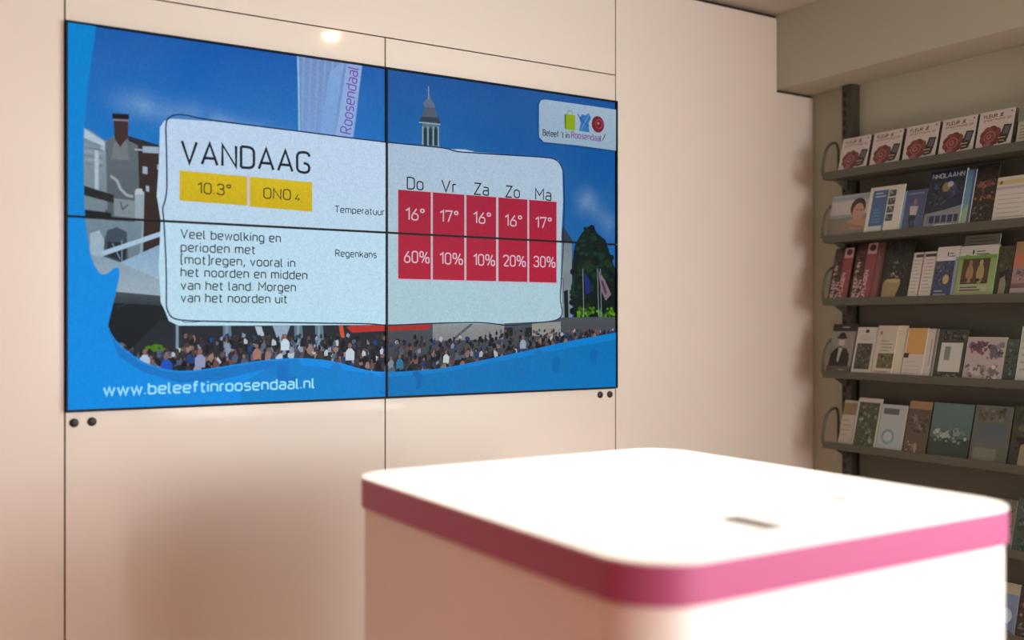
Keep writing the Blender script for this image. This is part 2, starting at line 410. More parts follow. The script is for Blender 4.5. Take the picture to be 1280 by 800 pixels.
wp([(160, 170), (200, 182), (206, 190), (180, 186), (160, 176)], (38, 42, 52))
wp([(172, 180), (206, 188), (206, 330), (176, 322)], (52, 40, 38), (46, 32, 28))
for q in ((178, 183, 198, 192), (178, 208, 184, 218), (196, 206, 201, 213), (182, 232, 186, 240), (168, 186, 180, 189)):
    wp([(q[0], q[1]), (q[2], q[1]+1), (q[2], q[3]), (q[0], q[3]-1)], (150, 166, 186))
wp([(104, 178), (132, 190), (134, 262), (104, 262)], (128, 146, 158), (108, 126, 134))
for k in range(5): wl([(105, 184+k*5), (128, 188+k*5)], 2.5, (150, 168, 182) if k % 2 else (92, 110, 124))
wp([(118, 188), (123, 189), (123, 238), (118, 236)], (168, 184, 196))
wl([(138, 220), (146, 226), (150, 236), (158, 244), (166, 246)], 8, (150, 160, 168))
wp([(104, 232), (142, 244), (142, 254), (104, 244)], (34, 36, 38))
wp([(142, 248), (176, 252), (178, 274), (142, 270)], (120, 134, 142))
wp([(168, 238), (180, 240), (178, 330), (170, 330)], (148, 164, 174), (130, 146, 158))
wp([(170, 236), (177, 236), (179, 243), (168, 243)], (176, 190, 198))
wl([(150, 252), (153, 262), (160, 256)], 3, (50, 60, 64))
wp([(104, 262), (138, 266), (140, 274), (104, 272)], (22, 30, 28))
wp([(104, 274), (178, 278), (172, 340), (110, 340)], (110, 128, 142), (96, 112, 124))
wp([(130, 300), (134, 288), (146, 284), (158, 290), (160, 330), (130, 326)], (58, 72, 84))
wp([(112, 292), (124, 288), (130, 300), (128, 330), (112, 330)], (150, 168, 184))
wp([(134, 302), (158, 304), (156, 328), (134, 320)], (30, 38, 46))
wl([(140, 304), (150, 324)], 2.5, (130, 146, 160)); wl([(152, 300), (152, 328)], 2.5, (130, 146, 160))
wl([(128, 317), (202, 292)], 14, (162, 186, 208))
wp([(150, 328), (204, 304), (206, 360), (200, 352)], (128, 156, 184), (150, 178, 200))
wp([(110, 318), (132, 322), (150, 328), (204, 352), (206, 374), (148, 366), (110, 366)], (128, 148, 166), (150, 166, 178))
wp([(138, 364), (204, 370), (206, 384), (136, 384)], (66, 76, 84), (40, 46, 52))
wp([(130, 378), (210, 382), (240, 400), (240, 470), (130, 470)], (22, 28, 32), (14, 20, 24))
wl([(146, 384), (170, 376), (200, 382)], 2, (50, 62, 70))
# banner, its pole and lettering
wp([(370, 66), (453, 78), (441, 176), (430, 176), (374, 168)], (112, 140, 190), (110, 152, 208))
for k in range(7):
    wp([(378+k*9, 68+k*1.3), (381+k*9, 68.5+k*1.3), (378+k*8, 172), (375+k*8, 172)], (124, 152, 200))
wp([(412, 90), (430, 76), (414, 174), (398, 172)], (128, 160, 212), (116, 158, 212))
wp([(434, 76), (452, 79), (439, 178), (418, 176)], (142, 166, 214), (132, 170, 220))
wl([(372.5, 66), (374, 168)], 9, (132, 176, 214)); wl([(374, 66), (375.5, 168)], 2.5, (92, 128, 176))
a0, b0 = W2I(438, 168); a1_, b1_ = W2I(447, 86)
A.text('Roosendaal', a0, b0, math.hypot(a1_-a0, b1_-b0),   .038, (118, 80, 168), .12, rot=math.atan2(b1_-b0, a1_-a0))
wt("'", 427, 176, 434, 6, (96, 70, 150), .3)
# steeple
wp([(526, 183), (528, 152), (546, 152), (549, 186)], (96, 118, 138), (104, 130, 148))
wp([(523, 152), (529, 142), (546, 143), (550, 154)], (52, 68, 84)); wl([(523, 153), (550, 156)], 4, (150, 176, 198))
wp([(527, 146), (530, 134), (530, 131), (543, 132), (543, 136), (547, 147)], (84, 100, 116))
wp([(530, 134), (528, 129), (533, 124), (536, 116), (538, 124), (542, 130), (543, 135)], (96, 118, 142))
wl([(535, 124), (535, 108)], 3.5, (140, 160, 190)); wl([(532, 113), (537, 113)], 2, (110, 130, 160))
for xx in (531, 537.5, 544):
    wp([(xx-1.9, 182), (xx-1.9, 162), (xx, 158), (xx+1.9, 162), (xx+1.9, 182)], (34, 58, 70))
for xx in (527.5, 534.3, 541, 547.5): wl([(xx, 158), (xx, 184)], 3.6, (150, 176, 196))
# right: tower, trees, flags
wp([(700, 296), (704, 284), (714, 302), (714, 400), (698, 400)], (118, 128, 140), (150, 160, 170))
wp([(700, 290), (703, 282), (716, 303), (700, 303)], (54, 62, 78))
wp([(703, 340), (713, 340), (713, 420), (703, 420)], (128, 136, 146)); wp([(704, 364), (709, 362), (710, 400), (705, 400)], (20, 26, 34))
wp([(733, 284), (740, 282), (746, 292), (756, 300), (762, 318), (768, 336), (768, 404), (716, 402), (714, 330), (718, 306), (726, 292)], (12, 32, 28))
for k in range(150):
    t = rnd.random(); yy = 286+t*110
    half = 6+ (yy-284)*.36 if yy < 330 else 24
    cxm = 735+(6 if yy > 320 else 0)
    xx = cxm+rnd.uniform(-1, 1)*half*(.95 if yy < 330 else 1.15)
    if xx > 767: xx = 766
    a, b = W2I(xx, yy); r = rnd.uniform(.007, .02); g0 = rnd.choice([(10, 32, 26), (16, 44, 30), (8, 24, 28), (22, 54, 38), (6, 18, 24)])
    A.ell(a, b, r, r*rnd.uniform(.7, 1.1), g0, 7)
wp([(717, 350), (768, 352), (768, 404), (716, 402)], (10, 26, 22))
for k in range(60):
    a, b = W2I(rnd.uniform(719, 766), rnd.uniform(318, 384)); r = rnd.uniform(.006, .015)
    A.ell(a, b, r, r, rnd.choice([(12, 34, 22), (8, 22, 18), (24, 50, 26)]), 7)
for k in range(46):
    xx = rnd.uniform(722, 766); yy = rnd.uniform(384, 396) if (xx < 750 or xx > 758) else rnd.uniform(390, 396)
    a, b = W2I(xx, yy); r = rnd.uniform(.005, .011); A.ell(a, b, r, r*.8, rnd.choice([(64, 118, 10), (96, 150, 20), (46, 92, 14), (82, 134, 8)]), 7)
for xx in (728, 746.5, 750): wl([(xx-.6, 336), (xx+.8, 396)], 2.6, (142, 158, 172))
wp([(729, 340), (736, 350), (737, 366), (731, 368)], (26, 40, 120)); wp([(747, 338), (755, 350), (763, 368), (756, 376), (750, 362)], (128, 108, 124))
wp([(750, 350), (753, 352), (758, 366), (755, 368)], (80, 52, 70))
# terrace, crowd
A.up(4)
wp([(200, 400), (482, 400), (482, 470), (150, 470), (160, 440)], (30, 36, 44), (38, 40, 46))
wp([(482, 400), (768, 396), (768, 440), (640, 470), (482, 470)], (78, 84, 92), (58, 62, 66))
wp([(540, 402), (630, 402), (628, 424), (540, 426)], (150, 152, 154), (132, 132, 134))
wl([(566, 424), (590, 404)], 9, (86, 92, 96))
for (a_, b_, c_) in ((630, 640, 0), (655, 664, 0)): wp([(a_, 410), (b_, 409), (b_, 420), (a_, 421)], (30, 34, 36))
wp([(664, 404), (700, 402), (700, 420), (664, 420)], (150, 150, 144))
wp([(432, 409), (438, 407), (540, 404), (534, 412), (470, 414), (440, 416)], (176, 44, 34)); wp([(423, 407), (428, 407), (430, 422), (425, 422)], (196, 78, 40))
for xx in (221, 283, 372, 398):
    wp([(xx-5, 406), (xx+5, 406), (xx+7, 440), (xx-4, 440)], (92, 112, 128) if xx != 221 else (38, 44, 52)); wl([(xx, 404), (xx, 458)], 8, (118, 142, 158))
wp([(318, 408), (326, 408), (330, 420), (322, 420)], (170, 182, 196)); wp([(340, 407), (362, 407), (356, 424), (346, 424)], (140, 158, 180))
for k in range(9): a, b = W2I(190+rnd.uniform(-6, 14), 434+rnd.uniform(-4, 4)); A.ell(a, b, .012, .008, (72, 112, 20), 7)
def crow(px):                                   # lower edge of the crowd band
    P = [(146, 429), (173, 450), (202, 461.7), (232, 464), (268, 459.6), (327, 449.8), (372, 446.8), (419, 452), (456, 463), (481, 465), (525, 463), (556, 459.4), (600, 450.6), (650, 439.7), (712, 425.6), (767, 415.6)]
    for (u0, v0), (u1, v1) in zip(P, P[1:]):
        if u0 <= px <= u1: return v0+(v1-v0)*(px-u0)/(u1-u0)
    return 429
cl_ = [(132, 140, 162), (176, 182, 194), (34, 38, 52), (22, 24, 30), (100, 70, 66), (78, 84, 106), (52, 60, 82), (140, 112, 104), (50, 44, 46), (84, 96, 112), (28, 58, 110), (120, 86, 80), (60, 52, 50), (18, 18, 24), (26, 26, 32), (40, 42, 50)]
for k in range(620):                            # small glimpses of clothing, tables and shade
    px = 150+(767-150)*((k*.618034) % 1); base = crow(px); depth = rnd.random()
    top_ = 418 if px < 480 else (420 if px < 620 else 412)
    if px < 230: top_ = 434+(230-px)*.1
    yy = base+2-depth*(base+1-top_); s_ = (1.1-depth*.5)*.017*(1 if px < 620 else .8)
    a, b = W2I(px, yy); n = rnd.choice((4, 5, 6)); t0 = rnd.random()*6
    A.poly([(a+s_*rnd.uniform(.35, 1)*math.cos(t0+6.283*q/n), b+1.25*s_*rnd.uniform(.35, 1)*math.sin(t0+6.283*q/n)) for q in range(n)], rnd.choice(cl_ if rnd.random() < .6 else cl_[2:4]+cl_[8:9]+cl_[12:]))
for k in range(190):                            # seated and standing guests
    px = 165+(767-165)*((k*.754878) % 1); base = crow(px); depth = rnd.random()
    top_ = 420 if px < 600 else 412
    if px < 230: top_ = 436
    yy = base-1-depth*(base-2-top_); s_ = (1.1-depth*.6)*(1 if px < 620 else .8)*rnd.uniform(.018, .028)
    c = rnd.choice(cl_); a, b = W2I(px, yy); l_ = rnd.uniform(-.25, .25)*s_
    A.poly([(a-rnd.uniform(.2, .5)*s_, b-.9*s_), (a+rnd.uniform(.2, .5)*s_, b-.8*s_), (a+.45*s_, b-.1*s_), (a+.15*s_+l_, b+.3*s_), (a-.15*s_+l_, b+.3*s_), (a-.42*s_, b-.15*s_)], c)
    A.ell(a+l_, b+.5*s_, .17*s_, .23*s_, rnd.choice([(140, 98, 86), (108, 74, 64), (40, 30, 30), (28, 24, 24), (90, 66, 58)]), 7)
for (px, yy, s_, c) in ((355, 428, 1.1, (190, 206, 220)), (207, 455, 1.3, (18, 76, 176)), (249, 448, 1.2, (138, 142, 176)), (436, 440, 1.2, (186, 196, 206)), (652, 428, 1, (150, 170, 190)), (556, 446, .9, (200, 210, 214)), (498, 452, 1, (48, 118, 160)), (180, 448, 1.1, (168, 184, 206)), (320, 440, 1, (160, 108, 96))):
    a, b = W2I(px, yy); s_ *= .026
    A.poly([(a-.5*s_, b-.9*s_), (a+.5*s_, b-.9*s_), (a+.55*s_, b), (a+.2*s_, b+.4*s_), (a-.2*s_, b+.4*s_), (a-.5*s_, b)], c)
    A.ell(a, b+.7*s_, .24*s_, .3*s_, (130, 92, 82), 8)
# blue wave overlay
A.up(4)
edge = [(121, 20), (116, 60), (110, 100), (105, 150), (104, 180), (104.5, 262), (109.5, 304), (115, 328), (124.6, 343.6), (134, 342), (142.5, 334.5), (149, 335), (148, 350.5), (135.6, 400), (134, 409.7), (146, 429), (173, 450), (202.5, 461.7), (232, 464), (268, 459.6), (327, 449.8), (371.8, 446.8), (416, 450.8), (456, 463), (481, 465), (525, 463), (556, 459.4), (600, 450.6), (650, 439.7), (712.5, 425.6), (772, 415)]
def smooth(P, n=3):
    for _ in range(n):
        Q = [P[0]]
        for a, b in zip(P, P[1:]): Q += [(a[0]*.75+b[0]*.25, a[1]*.75+b[1]*.25), (a[0]*.25+b[0]*.75, a[1]*.25+b[1]*.75)]
        P = Q+[P[-1]]
    return P
es = smooth(edge, 1)
wp(es+[(772, 500), (72, 530), (70, 10)], (0, 128, 202), (0, 134, 220))
wp([(134, 411), (146, 431), (173, 452), (202.5, 463.5), (232, 466), (268, 461.5), (327, 452), (372, 449), (372, 456), (327, 462), (268, 476), (225, 478), (180, 466), (148, 446)], (10, 112, 190))
wp([(300, 480), (330, 462), (372, 456), (440, 464), (481, 472), (560, 464), (650, 446), (769, 424), (769, 486), (300, 504)], (0, 118, 190), (0, 124, 198))
for k in range(26):
    px = rnd.uniform(330, 760); py = crow(px)+rnd.uniform(8, 30); a, b = W2I(px, py)
    A.poly([(a-.02, b-.03), (a+.01, b-.035), (a+.022, b+.01), (a, b+.03), (a-.018, b+.02)], rnd.choice([(8, 122, 200), (0, 108, 186), (12, 120, 192)]))
wt('www.beleeftinroosendaal.nl', 127.7, 495, 392.5, 15.5, (150, 218, 246), .185, gap=.2)
# forecast card
A.up(4)
card = [(199, 160), (204, 152), (212.5, 149), (260, 152), (380, 165.5), (480, 179), (563, 187), (592, 190.5), (682, 197.5), (696, 201), (701, 212), (702, 252), (700, 294), (699, 350), (701.5, 392), (697, 399), (688, 401.5), (619, 404.7), (540, 404.7), (481, 406), (312, 407), (222, 407), (210, 401), (205.5, 389), (200, 378), (197.5, 334), (200, 276), (195, 245), (197.5, 207)]
wp(card, (184, 206, 232), (180, 212, 226))
wl(smooth([(207, 383), (207, 334), (204, 276), (202, 260), (205.7, 251.5), (208, 235), (207, 180), (206, 155), (210, 147), (220, 143.5), (235, 145), (247, 148.5), (310, 157), (380, 165.5), (480, 178.5), (555.6, 185), (567, 190), (590, 191.5), (627, 194), (681, 197), (695, 200), (702, 212), (703.7, 232), (703, 300), (700, 347), (698, 375), (702, 392), (696, 400), (681, 402.5), (660, 404), (634, 407.5), (612, 404), (594, 403), (540, 404), (481, 407), (462, 404.5), (400, 404), (280, 402), (230, 401), (214, 398), (209, 390), (207, 383)], 2), 4.6, (30, 48, 84))
wl([(700, 347), (703, 350), (702, 378), (699, 380)], 2, (30, 48, 84)); wl([(226, 401), (230, 403), (262, 401.5), (286, 403)], 1.8, (30, 48, 84))
wp([(566, 186.5), (580, 187.5), (592, 190), (576, 190)], (190, 212, 232))
ink = (26, 34, 40)
wt('VANDAAG', 224.5, 205, 387, 30, ink, .13, gap=.2)
Y1 = (206, 180, 22); Y2 = (198, 170, 14)
wp([(223.5, 213.5), (308, 221), (308, 257.5), (223.5, 251)], Y1, Y2); wp([(311, 221.3), (389, 228.3), (389, 265), (311, 258.6)], Y1, Y2)
wl([(309.5, 219), (309.5, 260)], 5, (205, 178, 190))
wt('10.3°', 245.5, 242.5, 288, 14.5, (70, 50, 24), .12); wt('ONO', 327.8, 248.6, 362.5, 14, (70, 50, 24), .12); wt('4', 367.5, 251.5, 374, 9, (70, 50, 24), .13)
wt('Temperatuur', 417, 266, 479, 8.8, ink, .14); wt('Regenkans', 417.5, 321, 469.5, 9, ink, .14)
for t, y, x1 in (('Veel bewolking en', 298.3, 350), ('perioden met', 314.8, 318.3), ('(mot)regen, vooral in', 330.3, 368), ('het noorden en midden', 346, 383), ('van het land. Morgen', 362.4, 368.7), ('van het noorden uit', 378, 358)):
    wt(t, 224.6, y, x1, 12.0, ink, .14, gap=.21)
RD = (176, 28, 62)
cols = [(496.3, 536.9), (539.4, 578.8), (581.3, 618.4), (621.3, 657.5), (659.7, 693.8)]
zt, zb = W2I(496.3, 237.5)[1], W2I(496.3, 348.5)[1]
A.rect(wallx(495), zb-.004, wallx(695), zt+.002, (206, 190, 208))
for a, b in cols: A.rect(wallx(a), zb, wallx(b), zt, RD, (186, 26, 58))
for t, x0, x1, y in (('Do', 506.8, 528, 237), ('Vr', 550, 568.6, 240.3), ('Za', 590.6, 609.5, 243.8), ('Zo', 630, 648.3, 247), ('Ma', 667, 687.5, 250)): wt(t, x0, y, x1, 16-(x0-507)*.008, ink, .12)
pk = (226, 190, 208)
for t, x0, x1, y in (('16°', 505, 529.4, 275.3), ('17°', 547.8, 571.6, 277.8), ('16°', 589.6, 612.2, 279.5), ('16°', 629, 651, 282.8), ('17°', 667, 688, 285.2)): wt(t, x0, y, x1, 15.6-(x0-507)*.008, pk, .13)
for t, x0, x1, y in (('60%', 503.2, 535.6, 328.6), ('10%', 547.6, 577.2, 330.5), ('10%', 589.6, 617.2, 332), ('20%', 627, 655.6, 333), ('30%', 665, 692.6, 334)): wt(t, x0, y, x1, 15.4-(x0-507)*.008, pk, .13)
# logo card
wp([(672, 132), (674, 126), (680, 125), (730, 132), (770, 138), (770, 189), (720, 182), (678, 178), (672, 172)], (168, 192, 216), (158, 184, 206))
wl([(674, 126), (670.5, 131), (670, 150), (672, 172), (677, 178.5), (700, 182), (735, 186), (770, 189.5)], 2.5, (34, 56, 92))
wp([(706, 143), (717, 144.5), (717, 164), (705, 162)], (150, 172, 26)); wp([(703.5, 144), (706, 143), (705.5, 162), (704, 161)], (96, 126, 40)); wl([(707, 143), (709, 139), (713, 139.5), (714, 144)], 2.4, (96, 140, 40))
wp([(722, 148), (726, 143), (730, 145), (734, 142), (737, 148), (734, 154), (735, 166), (722, 164), (724, 154)], (56, 120, 186)); wl([(720, 143), (725, 150), (733, 158)], 4, (40, 92, 160)); wl([(735, 143), (729, 154), (724, 163)], 3, (110, 160, 210))
a, b = W2I(745.5, 156); A.ell(a, b, .031, .033, (128, 30, 50), 16); A.ell(a+.005, b+.002, .019, .02, (160, 74, 92), 14); A.ell(a+.004, b+.002, .015, .016, (122, 26, 46), 12); A.ell(a+.002, b+.004, .006, .006, (176, 120, 134), 8)
wt("Beleef 't in", 676.5, 170, 710, 8.2, (34, 44, 56), .15); wt('Roosendaal', 712, 173, 750, 8.4, (130, 70, 140), .15); wl([(751, 176), (755, 168)], 3.4, (34, 44, 56))

full = A.mesh('artwork')
ZM = (ZT+ZB)/2; bz = .0035; bo = .006
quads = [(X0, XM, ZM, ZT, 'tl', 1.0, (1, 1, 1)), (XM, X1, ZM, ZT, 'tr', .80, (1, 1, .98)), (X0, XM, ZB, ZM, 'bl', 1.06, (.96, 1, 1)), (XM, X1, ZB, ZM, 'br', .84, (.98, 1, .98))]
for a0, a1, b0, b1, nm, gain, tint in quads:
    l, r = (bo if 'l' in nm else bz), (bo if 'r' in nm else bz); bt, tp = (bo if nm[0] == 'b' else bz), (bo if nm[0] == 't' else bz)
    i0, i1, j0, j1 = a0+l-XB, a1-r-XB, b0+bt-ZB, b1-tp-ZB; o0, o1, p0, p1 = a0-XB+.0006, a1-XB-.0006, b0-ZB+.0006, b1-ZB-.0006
    bm = bmesh.new()
    yf, yb = YS-.012-.005, .02-.005
    box(bm, o0, i0, yf, yb, p0, p1); box(bm, i1, o1, yf, yb, p0, p1); box(bm, i0, i1, yf, yb, p0, j0); box(bm, i0, i1, yf, yb, j1, p1)
    box(bm, i0, i1, YS-.0045, yb, j0, j1)
    dp = obj('display_panel', bm, M['bezel'], vw)
    bm = bmesh.new(); bm.from_mesh(full)
    for co, no in (((i0, 0, 0), (-1, 0, 0)), ((i1, 0, 0), (1, 0, 0)), ((0, 0, j0), (0, 0, -1)), ((0, 0, j1), (0, 0, 1))):
        bmesh.ops.bisect_plane(bm, geom=bm.verts[:]+bm.edges[:]+bm.faces[:], plane_co=co, plane_no=no, clear_outer=True, dist=1e-7)
    me = bpy.data.meshes.new('screen_picture'); bm.to_mesh(me); bm.free()
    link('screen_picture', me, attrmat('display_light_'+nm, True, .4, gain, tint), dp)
bpy.data.meshes.remove(full)

# ------------------------------------------------------------------ kiosk counter
HK = .38
kx0 = .5*(deckp(450, 594, HK)[0]+deckp(554, 634, HK)[0]); ky0 = .5*(deckp(890, 701, HK)[1]+deckp(1092, 664, HK)[1])
kx1 = deckp(1245, 624, HK)[0]; ky1 = deckp(444, 590, HK)[1]
print('KIOSK', kx0, kx1, ky0, ky1)
def rrect(x0, x1, y0, y1, r, n=12):
    out = []
    for cx, cy, a in ((x1-r, y1-r, 0), (x0+r, y1-r, 90), (x0+r, y0+r, 180), (x1-r, y0+r, 270)):
        for k in range(n+1):
            t = math.radians(a+90*k/n); out.append((cx+r*math.cos(t), cy+r*math.sin(t)))
    return out
ZK = EYE-HK; RK = .125
def kprism(ins, z0, z1, bev=0):
    bm = bmesh.new(); prism(bm, rrect(kx0+ins, kx1-ins, ky0+ins, ky1-ins, RK-ins), z0, z1)
    if bev: bmesh.ops.bevel(bm, geom=[e for e in bm.edges if all(abs(v.co.z-z1) < 1e-6 for v in e.verts)], offset=bev, segments=2, affect='EDGES')
    for v in bm.verts: v.co -= Vector(((kx0+kx1)/2, (ky0+ky1)/2, 0))
    return bm
kk = empty('service_counter', ((kx0+kx1)/2, (ky0+ky1)/2, 0))
tag(kk, 'white square counter with rounded corners and a pink band around its top', 'counter')
def ks(name, bm, m): 
    o = obj(name, bm, m, kk)
    for p in o.data.polygons: p.use_smooth = True
    o.data.set_sharp_from_angle(angle=math.radians(40))
    return o
ks('plinth', kprism(.05, 0, .08), M['gap']); ks('body', kprism(.008, .08, ZK-.071), M['kiosk'])
tag(ks('edge_band', kprism(0, ZK-.071, ZK-.004), M['pink']), 'magenta pink edge band')
ks('top', kprism(0.0005, ZK-.004, ZK, .0015), M['kiosk'])
# recessed slot and round grommet on the deck
cx, cy = (kx0+kx1)/2, (ky0+ky1)/2
sa = deckp(912, 648, HK); sb = deckp(972, 661, HK)
dirv = Vector((sb[0]-sa[0], sb[1]-sa[1], 0)); ln = dirv.length; ang = math.atan2(dirv.y, dirv.x)
bm = bmesh.new(); box(bm, -ln/2, ln/2, -.024, .024, 0, .004, .0015); box(bm, -ln/2+.008, ln/2-.008, -.012, .012, .004, .0055)
so = ks('card_slot', bm, M['steel']); so.location = ((sa[0]+sb[0])/2-cx, (sa[1]+sb[1])/2-cy, ZK); so.rotation_euler.z = ang
tag(so, 'small grey metal slot plate')
ga = deckp(1051, 624, HK); bm = bmesh.new(); disc(bm, (0, 0, 0), .020, .0025)
go = ks('grommet', bm, mat('grey_plastic', (.30, .30, .30), .5, bump=.03)); go.location = (ga[0]-cx, ga[1]-cy, ZK); tag(go, 'round pale grey grommet')

# ------------------------------------------------------------------ brochure rack
XF = 3.500; YE = shelfy(1028, XF)[0]; YU = shelfy(1060, 3.62)[0]; YEND = YE-1.12
LEAN = math.radians(15)
def zrow(py): return EYE+(HOR-py)/F*shelfy(1028, XF)[1]
rows = [zrow(v) for v in (225, 304, 382, 472, 560)]; rows += [rows[4]-.31, rows[4]-.62]
rack = empty('brochure_rack', (3.58, (YE+YEND)/2, 0))
tag(rack, 'olive grey metal brochure rack with shelves on slotted posts along the right wall', 'rack')
ro = Vector(rack.location)
def robj(name, bm, m, parent=rack):
    for v in bm.verts: v.co -= ro
    return obj(name, bm, m, parent)
for yc in (YU, YU-.98):
    bm = bmesh.new()
    # open channel: web against the wall and two cheeks, slots punched as dark recess plates
    box(bm, 3.612, 3.622, yc-.026, yc+.026, .0, SOF-.002); box(bm, 3.622, XR-.001, yc-.026, yc-.022, 0, SOF-.002); box(bm, 3.622, XR-.001, yc+.022, yc+.026, 0, SOF-.002)
    up = robj('upright', bm, M['post'])
    bm = bmesh.new(); z = .1
    while z < SOF-.04:
        box(bm, 3.6108, 3.6121, yc+.006, yc+.018, z, z+.024)
        z += .042
    tag(robj('slot_row', bm, M['slotdark'], up), kind='stuff')
bm = bmesh.new(); box(bm, 3.640, 3.648, YU-.94, YU-.045, .03, rows[0]+.01); robj('back_panel', bm, M['rack'])
for i, zr in enumerate(rows):
    bm = bmesh.new()
    prof = [(XF, zr), (XF+.15, zr-.002), (XF+.15, zr+.004), (XF+.004, zr+.006), (XF+.004, zr+.030), (XF-.001, zr+.032)]
    prism(bm, [(a, b) for a, b in prof], YEND, YE, 'y')
    # sloped rest behind the brochures, with folded top edge
    x0_, z0_ = XF+.055, zr+.006; hh = .12
    dx, dz = math.sin(LEAN)*hh, math.cos(LEAN)*hh
    prism(bm, [(x0_, z0_), (x0_+.0025, z0_), (x0_+.0025+dx, z0_+dz), (x0_+dx, z0_+dz)], YEND+.01, YE-.035, 'y')
    # side brackets from shelf to uprights
    for yy in (YU, YU-.98): prism(bm, [(XF+.03, zr-.002), (3.612, zr-.045), (3.612, zr+.03), (XF+.1, zr+.004)], yy-.002, yy+.002, 'y')
    sh = robj('shelf', bm, M['rack'])
    for yy in (YE+.0045,):
        bm = bmesh.new()
        P = [(XF+.006, yy, zr+.02), (XF+.010, yy, zr+.07), (XF+.020, yy, zr+.115), (XF+.036, yy, zr+.145), (XF+.06, yy, zr+.165), (XF+.085, yy, zr+.172), (XF+.1, yy, zr+.166), (XF+.108, yy, zr+.14), (XF+.11, yy, zr+.006)]
        tube(bm, P, .0062); o = robj('end_loop', bm, M['rack'], sh)
        for p in o.data.polygons: p.use_smooth = True

# ------------------------------------------------------------------ brochures
def leaf(name, row, x0, x1, ytop, label, art, cat='brochure', group=None, off=0., th=.006, page=(205, 205, 195), lean=None):
    zr = rows[row]; Xb = XF+.012+off; zb_ = zr+.0065+th*.259
    ya, da = shelfy(x0, Xb); yb, db = shelfy(x1, Xb); w = ya-yb
    xm = ytop if ytop < 5 else None
    L = LEAN if lean is None else lean
    h = ytop if xm else (EYE+(HOR-ytop)/F*shelfy(x0+8, Xb+.04)[1]-zb_)/math.cos(L)
    if row: h = min(h, (rows[row-1]-.008-zb_-.001)/math.cos(L))      # stays clear of the shelf above
    A = Art(lambda a, b, t: (-t, -(a-.5)*w, b*h)); A.w = w; A.hh = h
    # block of paper
    pc = lin(page)
    def f(q):
        fc = A.bm.faces.new([A.bm.verts.new(v) for v in q])
        for l in fc.loops: l[A.cl] = (*pc, 1)
    Y0, Y1_ = w/2, -w/2
    f([(0, Y0, 0), (0, Y1_, 0), (0, Y1_, h), (0, Y0, h)]); f([(th, Y1_, 0), (th, Y0, 0), (th, Y0, h), (th, Y1_, h)])
    f([(0, Y0, 0), (0, Y0, h), (th, Y0, h), (th, Y0, 0)]); f([(0, Y1_, 0), (th, Y1_, 0), (th, Y1_, h), (0, Y1_, h)])
    f([(0, Y0, h), (0, Y1_, h), (th, Y1_, h), (th, Y0, h)]); f([(0, Y0, 0), (th, Y0, 0), (th, Y1_, 0), (0, Y1_, 0)])
    A.up(); art(A)
    o = link(name, A.mesh(name), M['print']); o.location = (Xb, (ya+yb)/2, zb_); o.rotation_euler = (0, L, 0)
    tag(o, label, cat, group); return o
def T(A, t, a, b, wf, hf, c, weight=.16, rot=0): A.text(t, a, b, wf*A.w if not rot else wf*A.hh, hf*A.hh if not rot else hf*A.w, c, weight, A.w, A.hh, rot)
def bars(A, a, b, a2, n, dy, c, hgt=.4, seed=1):
    r = random.Random(seed)
    for k in range(n): A.rect(a, b-k*dy-dy*hgt, a+(a2-a)*r.uniform(.6, 1), b-k*dy, c)
def blobs(A, a, b, a2, b2, n, pal, r0=.03, r1=.09, seed=1):
    """a photographic patch: many ragged flecks of ink within a rectangle"""
    r = random.Random(seed)
    for k in range(n*3):
        q = r.uniform(r0, r1)*(1.1 if k < n else .6); qa = min(q, (a2-a)/2*.9); qb = min(q*A.w/A.hh, (b2-b)/2*.9)
        ca, cb = r.uniform(a+qa, a2-qa), r.uniform(b+qb, b2-qb); m = r.choice((5, 6, 7)); t0 = r.random()*6
        c = r.choice(pal); d = r.uniform(.75, 1.15); c = tuple(min(255, v*d) for v in c)
        A.poly([(ca+qa*r.uniform(.4, 1)*math.cos(t0+6.283*i/m), cb+qb*r.uniform(.4, 1)*math.sin(t0+6.283*i/m)) for i in range(m)], c)
def art_phone(A):
    A.rect(0, 0, 1, 1, (196, 194, 190)); T(A, 'FLEUR JE', .12, .845, .56, .075, (96, 40, 46), .24); T(A, 'SMARTPHONE OP', .12, .76, .78, .045, (150, 66, 60), .24)
    bars(A, .12, .72, .8, 1, .03, (190, 150, 146)); A.ell(.9, .93, .03, .02, (60, 70, 120), 8)
    cx, cy = .40, .38
    for k in range(9):
        t = 2*math.pi*k/9; A.ell(cx+.19*math.cos(t), cy+.16*math.sin(t), .13, .105, (126, 24, 30) if k % 2 else (104, 18, 24), 10)
    A.ell(cx-.03, cy, .17, .14, (158, 84, 78), 14); A.ell(cx-.03, cy, .14, .115, (120, 22, 28), 14); A.ell(cx-.05, cy, .07, .06, (170, 120, 112), 10); A.ell(cx-.05, cy+.005, .045, .04, (112, 22, 28), 10)
    A.ell(.32, .19, .1, .05, (158, 70, 96), 9)
    A.poly([(.66, .36), (.74, .63), (.96, .61), (.9, .33), (.86, .2), (.64, .17)], (38, 40, 46)); A.poly([(.72, .4), (.78, .59), (.92, .57), (.87, .38)], (84, 90, 104))
    A.rect(.62, .31, .82, .335, (186, 170, 96)); A.rect(.66, .235, .8, .26, (170, 150, 90)); bars(A, .06, .09, .45, 1, .03, (150, 140, 138))
names5 = ['leftmost on the top shelf beside the metal loop', 'second from left on the top shelf', 'middle one of five on the top shelf', 'fourth from left on the top shelf', 'rightmost of five on the top shelf']
for k, (a, b) in enumerate(((1046, 1081.5), (1085, 1122), (1126, 1167.5), (1171, 1214.5), (1217.5, 1262))):
    leaf('phone_flyer', 0, a, b, .166, 'white flyer with red flower and phone, '+names5[k], art_phone, 'flyer', 'white phone flyers on the top shelf', th=.02, page=(90, 88, 78))
